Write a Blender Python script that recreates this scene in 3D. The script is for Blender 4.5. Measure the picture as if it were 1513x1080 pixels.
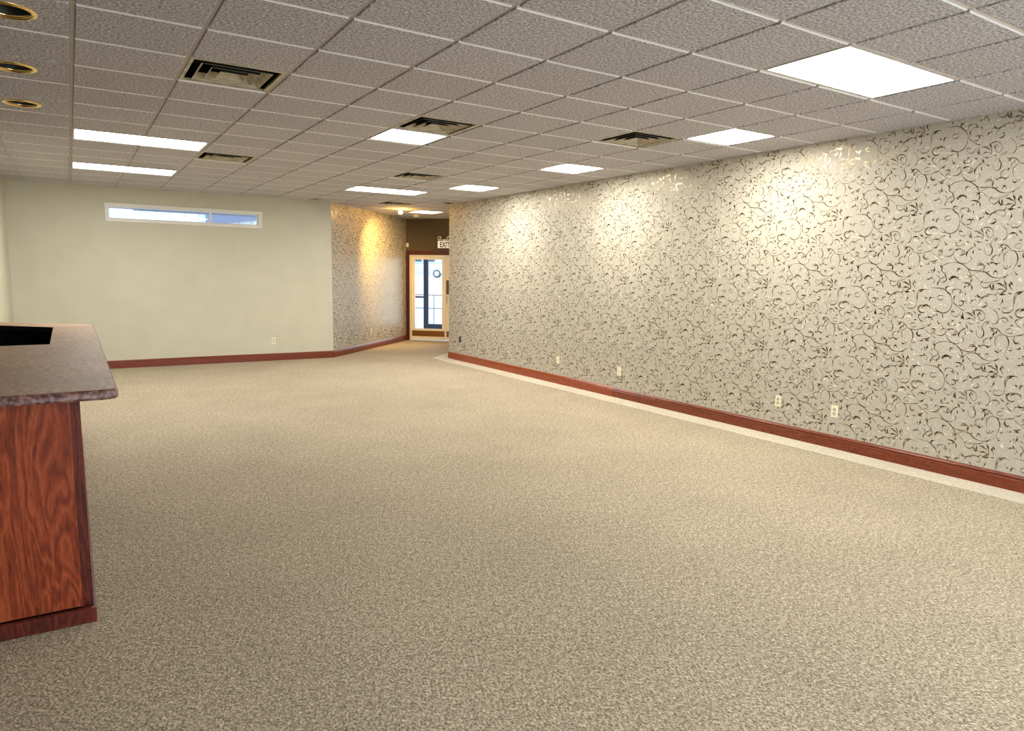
import bpy, bmesh, math, random
from mathutils import Vector, Matrix
random.seed(7)
S = bpy.context.scene
COL = S.collection
for o in list(bpy.data.objects): bpy.data.objects.remove(o)

# ---------------------------------------------------------------- camera
CAMZ = 1.606
PITCH, YAW, ROLL = 0.12918, 0.56684, 0.01558
FPX, W, H = 1023.47, 1513.0, 1080.0
def cam_rot():
    cp, sp = math.cos(PITCH), math.sin(PITCH); cy, sy = math.cos(YAW), math.sin(YAW); cr, sr = math.cos(ROLL), math.sin(ROLL)
    yaw = Matrix(((cy, -sy, 0), (sy, cy, 0), (0, 0, 1)))
    base = Matrix(((1, 0, 0), (0, 0, -1), (0, 1, 0)))
    pit = Matrix(((1, 0, 0), (0, cp, -sp), (0, sp, cp)))
    rol = Matrix(((cr, -sr, 0), (sr, cr, 0), (0, 0, 1)))
    return rol @ pit @ base @ yaw
RC = cam_rot()
cd = bpy.data.cameras.new('camera'); cam = bpy.data.objects.new('camera', cd); COL.objects.link(cam)
cd.sensor_width = 36; cd.lens = FPX / W * 36; cd.clip_start = 0.05; cd.clip_end = 300
m = Matrix((RC[0], -RC[1], -RC[2])).transposed().to_4x4(); m.translation = Vector((0, 0, CAMZ)); cam.matrix_world = m
S.camera = cam
def to_px(x, y, z):
    c = RC @ Vector((x, y, z - CAMZ))
    if c.z <= 0.05: return None
    return (W/2 + FPX*c.x/c.z, H/2 + FPX*c.y/c.z)

# ---------------------------------------------------------------- world, light, exposure
S.view_settings.view_transform = 'Standard'; S.view_settings.look = 'None'
S.view_settings.exposure = 0.85; S.view_settings.gamma = 1.0; S.view_settings.use_curve_mapping = False
wd = bpy.data.worlds.new('world'); S.world = wd; wd.use_nodes = True
wd.node_tree.nodes['Background'].inputs[0].default_value = (0.86, 0.94, 1.0, 1)
wd.node_tree.nodes['Background'].inputs[1].default_value = 1.5
TROFFER = 15.0            # emission of the fluorescent diffusers
def area(name, loc, rot, sx, sy, power, color):
    l = bpy.data.lights.new(name, 'AREA'); l.shape = 'RECTANGLE'; l.size = sx; l.size_y = sy; l.energy = power; l.color = color
    o = bpy.data.objects.new(name, l); COL.objects.link(o); o.location = loc; o.rotation_euler = rot; return o
# daylight entering by the storefront windows in the wall behind the camera
area('storefront_daylight', (3.6, -3.12, 1.45), (math.radians(90), 0, 0), 4.4, 2.0, 105, (0.72, 0.85, 1.0))
# daylight entering by the glazed exit door
area('exit_door_daylight', (7.32+0.05, 15.27+0.0, 1.2), (math.radians(90), 0, math.radians(135)), 0.7, 1.6, 6, (0.85, 0.93, 1.0))
# warm halogen lamp on the angled wall
sl = bpy.data.lights.new('halogen_beam', 'SPOT'); sl.energy = 190; sl.color = (1.0, 0.60, 0.14); sl.spot_size = math.radians(100); sl.spot_blend = 0.9; sl.shadow_soft_size = 0.03
so = bpy.data.objects.new('halogen_beam', sl); COL.objects.link(so)
so.location = (5.74, 13.31, 2.80)
so.rotation_euler = (Vector((5.80, 14.55, 1.75)) - so.location).to_track_quat('-Z', 'Y').to_euler()

# ---------------------------------------------------------------- materials
def lin(c):
    return tuple(((v/255)/12.92 if v/255 <= 0.04045 else ((v/255+0.055)/1.055)**2.4) for v in c) + (1,)
def new_mat(name):
    mt = bpy.data.materials.new(name); mt.use_nodes = True
    return mt, mt.node_tree, mt.node_tree.nodes['Principled BSDF']
def N(nt, t, **kw):
    n = nt.nodes.new(t)
    for k, v in kw.items(): setattr(n, k, v)
    return n
def plain(name, rgb, rough=0.5, metal=0.0, emit=None, es=1.0, spec=0.5):
    mt, nt, b = new_mat(name)
    b.inputs['Base Color'].default_value = rgb if len(rgb) == 4 else lin(rgb)
    b.inputs['Roughness'].default_value = rough; b.inputs['Metallic'].default_value = metal
    b.inputs['Specular IOR Level'].default_value = spec
    if emit: b.inputs['Emission Color'].default_value = lin(emit); b.inputs['Emission Strength'].default_value = es
    return mt
def noisy(name, stops, scale, rough=0.6, coord='Object', stretch=(1, 1, 1), detail=4, dist=0.0, bump=0.0, bscale=None, spec=0.4, metal=0.0, big=None, bdist=0.002):
    """stops: [(pos, rgb)] ramp over noise. big=(scale, dark, light) multiplies slow tone variation."""
    mt, nt, b = new_mat(name)
    tc = N(nt, 'ShaderNodeTexCoord'); mp = N(nt, 'ShaderNodeMapping'); mp.inputs['Scale'].default_value = stretch
    nt.links.new(tc.outputs[coord], mp.inputs[0])
    no = N(nt, 'ShaderNodeTexNoise'); no.inputs['Scale'].default_value = scale; no.inputs['Detail'].default_value = detail; no.inputs['Distortion'].default_value = dist
    nt.links.new(mp.outputs[0], no.inputs['Vector'])
    cr = N(nt, 'ShaderNodeValToRGB')
    while len(cr.color_ramp.elements) < len(stops): cr.color_ramp.elements.new(0.5)
    for e, (p, c) in zip(cr.color_ramp.elements, stops): e.position = p; e.color = lin(c)
    nt.links.new(no.outputs[0], cr.inputs[0])
    out = cr.outputs[0]
    if big:
        n2 = N(nt, 'ShaderNodeTexNoise'); n2.inputs['Scale'].default_value = big[0]; n2.inputs['Detail'].default_value = 3
        nt.links.new(tc.outputs[coord], n2.inputs['Vector'])
        mr = N(nt, 'ShaderNodeMapRange'); mr.inputs[1].default_value = .3; mr.inputs[2].default_value = .7; mr.inputs[3].default_value = big[1]; mr.inputs[4].default_value = big[2]
        nt.links.new(n2.outputs[0], mr.inputs[0])
        mx = N(nt, 'ShaderNodeMix', data_type='RGBA', blend_type='MULTIPLY'); mx.inputs[0].default_value = 1
        nt.links.new(out, mx.inputs[6]); nt.links.new(mr.outputs[0], mx.inputs[7]); out = mx.outputs[2]
    nt.links.new(out, b.inputs['Base Color'])
    b.inputs['Roughness'].default_value = rough; b.inputs['Specular IOR Level'].default_value = spec; b.inputs['Metallic'].default_value = metal
    if bump:
        n3 = no
        if bscale:
            n3 = N(nt, 'ShaderNodeTexNoise'); n3.inputs['Scale'].default_value = bscale; n3.inputs['Detail'].default_value = 3
            nt.links.new(tc.outputs[coord], n3.inputs['Vector'])
        bp = N(nt, 'ShaderNodeBump'); bp.inputs['Strength'].default_value = bump; bp.inputs['Distance'].default_value = bdist
        nt.links.new(n3.outputs[0], bp.inputs['Height']); nt.links.new(bp.outputs[0], b.inputs['Normal'])
    return mt
def wood(name, dark, mid, light, axis='Z', rough=0.35, scale=1.0):
    mt, nt, b = new_mat(name)
    tc = N(nt, 'ShaderNodeTexCoord'); mp = N(nt, 'ShaderNodeMapping')
    st = {'X': (0.35, 3, 3), 'Y': (3, 0.35, 3), 'Z': (3, 3, 0.55)}[axis]
    mp.inputs['Scale'].default_value = tuple(v*scale for v in st)
    nt.links.new(tc.outputs['Object'], mp.inputs[0])
    n1 = N(nt, 'ShaderNodeTexNoise'); n1.inputs['Scale'].default_value = 1.5; n1.inputs['Detail'].default_value = 3; n1.inputs['Distortion'].default_value = 1.6
    nt.links.new(mp.outputs[0], n1.inputs['Vector'])
    mu = N(nt, 'ShaderNodeMath', operation='MULTIPLY'); mu.inputs[1].default_value = 24
    fr = N(nt, 'ShaderNodeMath', operation='PINGPONG'); fr.inputs[1].default_value = 1
    nt.links.new(n1.outputs[0], mu.inputs[0]); nt.links.new(mu.outputs[0], fr.inputs[0])
    n2 = N(nt, 'ShaderNodeTexNoise'); n2.inputs['Scale'].default_value = 40; n2.inputs['Detail'].default_value = 5
    nt.links.new(mp.outputs[0], n2.inputs['Vector'])
    mx = N(nt, 'ShaderNodeMix', data_type='FLOAT'); mx.inputs[0].default_value = .66
    nt.links.new(fr.outputs[0], mx.inputs[2]); nt.links.new(n2.outputs[0], mx.inputs[3])
    cr = N(nt, 'ShaderNodeValToRGB'); cr.color_ramp.elements.new(0.5)
    for e, (p, c) in zip(cr.color_ramp.elements, ((.22, dark), (.5, mid), (.76, light))): e.position = p; e.color = lin(c)
    nt.links.new(mx.outputs[0], cr.inputs[0]); nt.links.new(cr.outputs[0], b.inputs['Base Color'])
    b.inputs['Roughness'].default_value = rough
    return mt
def carpet_mat(name, dark, mid, light, s=1.0):
    mt, nt, b = new_mat(name)
    tc = N(nt, 'ShaderNodeTexCoord')
    mp = N(nt, 'ShaderNodeMapping'); mp.inputs['Rotation'].default_value = (0, 0, .5); mp.inputs['Scale'].default_value = (1, .7, 1)
    nt.links.new(tc.outputs['Object'], mp.inputs[0])
    a = N(nt, 'ShaderNodeTexNoise'); a.inputs['Scale'].default_value = 100*s; a.inputs['Detail'].default_value = 4; a.inputs['Roughness'].default_value = .95
    nt.links.new(mp.outputs[0], a.inputs['Vector'])
    cr = N(nt, 'ShaderNodeValToRGB'); cr.color_ramp.elements.new(0.5)
    for e, (p, c) in zip(cr.color_ramp.elements, ((.40, dark), (.5, mid), (.60, light))): e.position = p; e.color = lin(c)
    a2 = N(nt, 'ShaderNodeTexNoise'); a2.inputs['Scale'].default_value = 34*s; a2.inputs['Detail'].default_value = 5; a2.inputs['Roughness'].default_value = .95
    nt.links.new(mp.outputs[0], a2.inputs['Vector'])
    am = N(nt, 'ShaderNodeMix', data_type='FLOAT'); am.inputs[0].default_value = .28
    nt.links.new(a.outputs[0], am.inputs[2]); nt.links.new(a2.outputs[0], am.inputs[3]); nt.links.new(am.outputs[0], cr.inputs[0])
    g = N(nt, 'ShaderNodeTexNoise'); g.inputs['Scale'].default_value = 1.1; g.inputs['Detail'].default_value = 6; g.inputs['Roughness'].default_value = .65
    nt.links.new(tc.outputs['Object'], g.inputs['Vector'])
    mr = N(nt, 'ShaderNodeMapRange'); mr.inputs[1].default_value = .3; mr.inputs[2].default_value = .7; mr.inputs[3].default_value = .90; mr.inputs[4].default_value = 1.06
    nt.links.new(g.outputs[0], mr.inputs[0])
    mx = N(nt, 'ShaderNodeMix', data_type='RGBA', blend_type='MULTIPLY'); mx.inputs[0].default_value = 1
    nt.links.new(cr.outputs[0], mx.inputs[6]); nt.links.new(mr.outputs[0], mx.inputs[7]); nt.links.new(mx.outputs[2], b.inputs['Base Color'])
    b.inputs['Roughness'].default_value = .95; b.inputs['Specular IOR Level'].default_value = .15
    bp = N(nt, 'ShaderNodeBump'); bp.inputs['Strength'].default_value = .5; bp.inputs['Distance'].default_value = .003
    nt.links.new(a.outputs[0], bp.inputs['Height']); nt.links.new(bp.outputs[0], b.inputs['Normal'])
    return mt
def tile_mat():
    mt, nt, b = new_mat('acoustic_tile')
    tc = N(nt, 'ShaderNodeTexCoord'); oi = N(nt, 'ShaderNodeObjectInfo')
    ad = N(nt, 'ShaderNodeVectorMath', operation='ADD'); sc = N(nt, 'ShaderNodeVectorMath', operation='SCALE'); sc.inputs['Scale'].default_value = 37
    nt.links.new(oi.outputs['Location'], sc.inputs[0]); nt.links.new(tc.outputs['Object'], ad.inputs[0]); nt.links.new(sc.outputs[0], ad.inputs[1])
    n = N(nt, 'ShaderNodeTexNoise'); n.inputs['Scale'].default_value = 62; n.inputs['Detail'].default_value = 4; n.inputs['Roughness'].default_value = .8
    nt.links.new(ad.outputs[0], n.inputs['Vector'])
    cr = N(nt, 'ShaderNodeValToRGB'); cr.color_ramp.elements.new(0.5)
    for e, (p, c) in zip(cr.color_ramp.elements, ((.40, (138, 137, 142)), (.50, (192, 190, 195)), (.61, (236, 233, 236)))): e.position = p; e.color = lin(c)
    nt.links.new(n.outputs[0], cr.inputs[0])
    mr = N(nt, 'ShaderNodeMapRange'); mr.inputs[3].default_value = .93; mr.inputs[4].default_value = 1.0
    nt.links.new(oi.outputs['Random'], mr.inputs[0])
    mx = N(nt, 'ShaderNodeMix', data_type='RGBA', blend_type='MULTIPLY'); mx.inputs[0].default_value = 1
    nt.links.new(cr.outputs[0], mx.inputs[6]); nt.links.new(mr.outputs[0], mx.inputs[7]); nt.links.new(mx.outputs[2], b.inputs['Base Color'])
    b.inputs['Roughness'].default_value = .9; b.inputs['Specular IOR Level'].default_value = .2
    bp = N(nt, 'ShaderNodeBump'); bp.inputs['Strength'].default_value = .6; bp.inputs['Distance'].default_value = .004
    nt.links.new(n.outputs[0], bp.inputs['Height']); nt.links.new(bp.outputs[0], b.inputs['Normal'])
    return mt
def glass_mat():
    mt, nt, b = new_mat('window_glass')
    nt.nodes.remove(b); out = nt.nodes['Material Output']
    tr = N(nt, 'ShaderNodeBsdfTransparent'); tr.inputs[0].default_value = (.94, .97, 1, 1)
    gl = N(nt, 'ShaderNodeBsdfGlossy'); gl.inputs['Roughness'].default_value = .02
    fr = N(nt, 'ShaderNodeFresnel'); fr.inputs[0].default_value = 1.45
    mx = N(nt, 'ShaderNodeMixShader'); nt.links.new(fr.outputs[0], mx.inputs[0]); nt.links.new(tr.outputs[0], mx.inputs[1]); nt.links.new(gl.outputs[0], mx.inputs[2]); nt.links.new(mx.outputs[0], out.inputs[0])
    return mt
M = {}
M['carpet'] = carpet_mat('carpet', (78, 69, 55), (164, 150, 126), (244, 229, 204))
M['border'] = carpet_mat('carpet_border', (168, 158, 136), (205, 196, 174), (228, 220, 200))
M['tile'] = tile_mat()
M['tee'] = plain('white_painted_tee', (240, 236, 232), .5)
M['runner'] = plain('runner_flange', (176, 168, 164), .5)  # greyer than the cross tees: gap shadow put into the colour
M['slab'] = plain('plenum', (70, 70, 70), .9)
M['wall'] = noisy('sage_paint', [(.3, (198, 194, 172)), (.7, (204, 200, 178))], 3, .55, bump=.15, bscale=160, bdist=.001)
M['paper'] = noisy('wallpaper_ground', [(.35, (174, 167, 152)), (.65, (197, 191, 176))], 190, .5, bump=.1, stretch=(1, 1, .3))
M['scroll'] = noisy('metallic_scroll_ink', [(.38, (86, 68, 42)), (.52, (126, 106, 74)), (.62, (196, 180, 146))], 22, .22, metal=.6)
M['scroll_pale'] = noisy('pale_scroll_ink', [(.38, (150, 138, 112)), (.52, (222, 214, 194)), (.62, (238, 232, 216))], 30, .35, metal=.1)
M['wood'] = wood('cherry_laminate', (104, 40, 22), (150, 64, 34), (182, 90, 50))
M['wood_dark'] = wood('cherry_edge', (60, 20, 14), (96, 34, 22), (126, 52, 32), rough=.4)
M['casing'] = wood('dark_door_casing', (50, 16, 14), (74, 24, 20), (92, 36, 28), rough=.4)
M['base_red'] = wood('stained_baseboard', (84, 32, 14), (114, 46, 22), (142, 66, 34), 'Y', .28, 2)
M['exit_tone'] = noisy('dark_taupe_texture', [(.3, (76, 66, 54)), (.7, (108, 96, 80))], 60, .7, bump=.3)  # dark brown-grey all over, darker than the other walls
M['base_orange'] = wood('lighter_stained_baseboard', (112, 44, 22), (146, 62, 30), (164, 80, 42), 'Y', .28, 2)
M['top'] = noisy('brown_laminate', [(.3, (126, 96, 72)), (.5, (166, 136, 106)), (.7, (196, 168, 136))], 60, .55, spec=.25, detail=6, stretch=(.6, 1.1, 1), big=(3, .88, 1.08))
M['top_edge'] = noisy('mottled_edge_laminate', [(.35, (84, 52, 50)), (.5, (122, 86, 80)), (.66, (160, 124, 112))], 55, .35, detail=6)
M['black'] = plain('black_recess', (12, 8, 10), .6, spec=.2)
M['white'] = plain('white_paint', (232, 228, 216), .4)
M['ivory'] = plain('ivory_plastic', (236, 230, 200), .35)
M['socket'] = plain('ivory_socket', (190, 186, 160), .4)
M['slot'] = plain('dark_slot', (30, 28, 26), .6)
M['plate_dark'] = plain('dark_plate', (52, 44, 38), .4)
M['steel'] = plain('screw_steel', (170, 170, 165), .3, .9)
M['diffuser'] = plain('lit_diffuser', (240, 240, 240), .4, emit=(255, 252, 248), es=TROFFER)
M['diffuser_dim'] = plain('lit_diffuser_one_tube', (240, 240, 240), .4, emit=(255, 250, 238), es=5)
M['diffuser_bright'] = plain('lit_diffuser_four_tubes', (240, 240, 240), .4, emit=(255, 250, 238), es=TROFFER*2.0)
M['vent'] = noisy('dusty_ivory_metal', [(.35, (172, 160, 134)), (.65, (210, 200, 172))], 9, .5, detail=5)
M['vent_frame'] = plain('painted_frame', (206, 200, 192), .45)
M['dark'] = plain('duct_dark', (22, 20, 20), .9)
M['brass'] = plain('brass_trim', (246, 214, 130), .12, 1.0)
M['baffle'] = plain('black_baffle', (18, 14, 14), .5)
M['lampglass'] = plain('unlit_lamp', (120, 110, 100), .25)
M['bulb'] = plain('halogen_bulb', (255, 230, 170), .3, emit=(255, 190, 84), es=260)
M['glass'] = glass_mat()
M['blue_alu'] = plain('blue_aluminium', (40, 66, 104), .4, .3)
M['bronze'] = plain('bronze_plate', (150, 112, 62), .3, .8)
M['olive'] = plain('olive_push_plate', (104, 96, 66), .35, .5)
M['snow'] = noisy('pale_concrete', [(.3, (206, 208, 210)), (.7, (226, 228, 230))], 2, .9)
M['bluegrey'] = plain('blue_grey_metal', (112, 124, 152), .6)
M['siding'] = plain('white_siding', (228, 232, 236), .7)
M['batten'] = plain('pale_batten', (196, 204, 214), .7)
M['rail'] = plain('grey_rail', (120, 124, 132), .5)
M['redrail'] = plain('faded_red_rail', (150, 104, 104), .5)
M['carpaint'] = plain('silver_car_paint', (214, 222, 230), .25, .0)
M['carglass'] = plain('car_glass', (60, 84, 104), .15)
M['tyre'] = plain('tyre_rubber', (84, 94, 104), .8)
M['black_ink'] = plain('sign_letters', (30, 26, 26), .6)
M['signface'] = plain('sign_face', (240, 234, 222), .5, emit=(255, 244, 228), es=.25)

# ---------------------------------------------------------------- mesh helpers
class MB:
    def __init__(s): s.bm = bmesh.new()
    def box(s, x0, x1, y0, y1, z0, z1, T=None):
        vs = [s.bm.verts.new((T @ Vector(p)) if T else p) for p in ((x0,y0,z0),(x1,y0,z0),(x1,y1,z0),(x0,y1,z0),(x0,y0,z1),(x1,y0,z1),(x1,y1,z1),(x0,y1,z1))]
        for f in ((3,2,1,0),(4,5,6,7),(0,1,5,4),(1,2,6,5),(2,3,7,6),(3,0,4,7)): s.bm.faces.new([vs[i] for i in f])
        return s
    def prism(s, pts, z0, z1):
        a = [s.bm.verts.new((x, y, z0)) for x, y in pts]; b = [s.bm.verts.new((x, y, z1)) for x, y in pts]
        n = len(pts)
        s.bm.faces.new(a[::-1]); s.bm.faces.new(b)
        for i in range(n): s.bm.faces.new((a[i], a[(i+1) % n], b[(i+1) % n], b[i]))
        return s
    def lathe(s, prof, n=24, T=None, close=False):
        rings = []
        for r, z in prof:
            rings.append([s.bm.verts.new((T @ Vector((r*math.cos(2*math.pi*k/n), r*math.sin(2*math.pi*k/n), z))) if T else (r*math.cos(2*math.pi*k/n), r*math.sin(2*math.pi*k/n), z)) for k in range(n)])
        for a, b in zip(rings, rings[1:] + ([rings[0]] if close else [])):
            for k in range(n): s.bm.faces.new((a[k], a[(k+1) % n], b[(k+1) % n], b[k]))
        if not close:
            s.bm.faces.new(rings[0][::-1]); s.bm.faces.new(rings[-1])
        return s
    def quad(s, *p):
        s.bm.faces.new([s.bm.verts.new(v) for v in p]); return s
    def tube(s, pts, r, n=8):
        pts = [Vector(p) for p in pts]; prev = None
        for i, p in enumerate(pts):
            t = (pts[min(i+1, len(pts)-1)] - pts[max(i-1, 0)]).normalized()
            u = t.orthogonal().normalized() if prev is None else (prev - t*prev.dot(t)).normalized(); prev = u
            v = t.cross(u)
            ring = [s.bm.verts.new(p + r*(math.cos(2*math.pi*k/n)*u + math.sin(2*math.pi*k/n)*v)) for k in range(n)]
            if i: 
                for k in range(n): s.bm.faces.new((last[k], last[(k+1) % n], ring[(k+1) % n], ring[k]))
            else: s.bm.faces.new(ring[::-1])
            last = ring
        s.bm.faces.new(last); return s
    def bevel(s, w, seg=2, edges=None):
        s.bm.normal_update()
        bmesh.ops.bevel(s.bm, geom=edges or list(s.bm.edges), offset=w, segments=seg, affect='EDGES', profile=.5, clamp_overlap=True)
        return s
    def mesh(s, name, mat, smooth=False, mats=None):
        bmesh.ops.recalc_face_normals(s.bm, faces=list(s.bm.faces))
        me = bpy.data.meshes.new(name); s.bm.to_mesh(me); s.bm.free()
        for x in (mats or [mat]): me.materials.append(x)
        if smooth:
            for p in me.polygons: p.use_smooth = True
            try: me.set_sharp_from_angle(angle=math.radians(40))
            except Exception: pass
        return me
def link(name, me, parent=None, loc=None, rz=None):
    o = bpy.data.objects.new(name, me); COL.objects.link(o)
    if parent: o.parent = parent
    if loc: o.location = loc
    if rz: o.rotation_euler = (0, 0, rz)
    return o
def obj(name, mb, mat, parent=None, loc=None, rz=None, smooth=False):
    return link(name, mb.mesh(name, mat, smooth), parent, loc, rz)
def thing(name, label, cat, loc=(0, 0, 0), rz=0, group=None):
    o = bpy.data.objects.new(name, None); COL.objects.link(o); o.location = loc; o.rotation_euler = (0, 0, rz); o.empty_display_size = .1
    o['label'] = label; o['category'] = cat
    if group: o['group'] = group
    return o
def struct(name, mb, mat, parent=None, **k):
    o = obj(name, mb, mat, parent, **k)
    if parent is None: o['kind'] = 'structure'
    return o
def copy_tree(o, parent=None):
    c = o.copy(); COL.objects.link(c)
    if parent: c.parent = parent
    for ch in [x for x in bpy.data.objects if x.parent is o]: copy_tree(ch, c)
    return c

# ---------------------------------------------------------------- room geometry
ZC = 2.917
TL = 0.61; GX0, GY0 = 0.0885, 4.25
gx = lambda i: GX0 + (i-1)*TL
gy = lambda j: GY0 + j*TL
WXR, YB, R2 = 6.12, 12.93, 2**.5
A0 = Vector((4.18, 12.93)); A1 = Vector((6.88, 15.63)); B0 = Vector((6.12, 11.90)); B1 = Vector((8.365, 14.145))
XL, XLN, YJ, YF = -0.75, -2.6, 8.6, -3.2
room = [(XLN, YF), (WXR, YF), (WXR, B0.y), (B1.x, B1.y), (A1.x, A1.y), (A0.x, A0.y), (XL, YB), (XL, YJ), (XLN, YJ)]

struct('floor', MB().prism([(XLN-.2, YF-.2), (WXR+.2, YF-.2), (WXR+.2, B0.y-.1), (B1.x+.2, B1.y), (A1.x, A1.y+.2), (A0.x-.1, A0.y+.2), (XL-.2, YB+.2), (XLN-.2, YB+.2)], -.12, 0), M['carpet'])
# paler band of carpet along the papered wall, wrapping the corner
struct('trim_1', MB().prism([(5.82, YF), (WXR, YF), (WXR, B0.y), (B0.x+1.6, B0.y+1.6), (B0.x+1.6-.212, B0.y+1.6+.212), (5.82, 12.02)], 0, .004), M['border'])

T = .12
struct('wall_left', MB().box(XL-T, XL, YJ, YB+T, 0, ZC+.1), M['wall'])
struct('wall_jog', MB().box(XLN-T, XL-T, YJ, YJ+T, 0, ZC+.1), M['wall'])
struct('wall_left_near', MB().box(XLN-T, XLN, YF, YJ, 0, ZC+.1), M['wall'])
# front wall (behind the camera) with a storefront opening
fw = MB().box(XLN-T, 1.2, YF-T, YF, 0, ZC+.1).box(6.0, WXR+T, YF-T, YF, 0, ZC+.1).box(1.2, 6.0, YF-T, YF, 0, .35).box(1.2, 6.0, YF-T, YF, 2.5, ZC+.1)
struct('wall_front', fw, M['wall'])
w3 = struct('window_2', MB().box(1.2, 6.0, YF-.07, YF-.02, .35, .4).box(1.2, 6.0, YF-.07, YF-.02, 2.45, 2.5).box(1.2, 1.26, YF-.07, YF-.02, .4, 2.45).box(5.94, 6.0, YF-.07, YF-.02, .4, 2.45).box(3.57, 3.63, YF-.07, YF-.02, .4, 2.45), M['white'])
obj('pane', MB().box(1.26, 3.57, YF-.05, YF-.04, .4, 2.45), M['glass'], w3); obj('pane', MB().box(3.63, 5.94, YF-.05, YF-.04, .4, 2.45), M['glass'], w3)
# back wall with the transom window opening
wx0, wx1, wz0, wz1 = .58, 2.868, CAMZ-.80, CAMZ+1.0
wz0 = CAMZ+.808; wz1 = CAMZ+.998
bw = MB().box(XL-T, wx0, YB, YB+T, 0, ZC+.1).box(wx1, A0.x, YB, YB+T, 0, ZC+.1).box(wx0, wx1, YB, YB+T, 0, wz0).box(wx0, wx1, YB, YB+T, wz1, ZC+.1)
struct('wall_back', bw, M['wall'])
wall_right = struct('wall_right', MB().box(WXR, WXR+T, YF, B0.y, 0, ZC+.1), M['paper'])

def seg_T(p, q):
    """frame whose x runs along p->q, y is to the left of it, z up"""
    a = math.atan2(q[1]-p[1], q[0]-p[0]); return Matrix.Translation((p[0], p[1], 0)) @ Matrix.Rotation(a, 4, 'Z')
TA = seg_T(A0, A1); LA = (A1-A0).length        # room lies on -y side
TE = seg_T(A1, B1); LE = (B1-A1).length        # room on -y side
TBr = seg_T(B0, B1); LB = (B1-B0).length       # room on +y side
wall_angle = struct('wall_angled', MB().box(0, LA+.1, 0, T, 0, ZC+.1, TA), M['paper'])
wall_cor = struct('wall_corridor', MB().box(0.0, LB+.1, -T, 0, 0, ZC+.1, TBr), M['paper'])
DX0, DX1, DZ = .09, 1.89, 2.06                 # door opening on the exit wall
wall_exit = struct('wall_exit', MB().box(0, DX0, 0, T, 0, ZC+.1, TE).box(DX1, LE, 0, T, 0, ZC+.1, TE).box(DX0, DX1, 0, T, DZ, ZC+.1, TE), M['exit_tone'])

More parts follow.
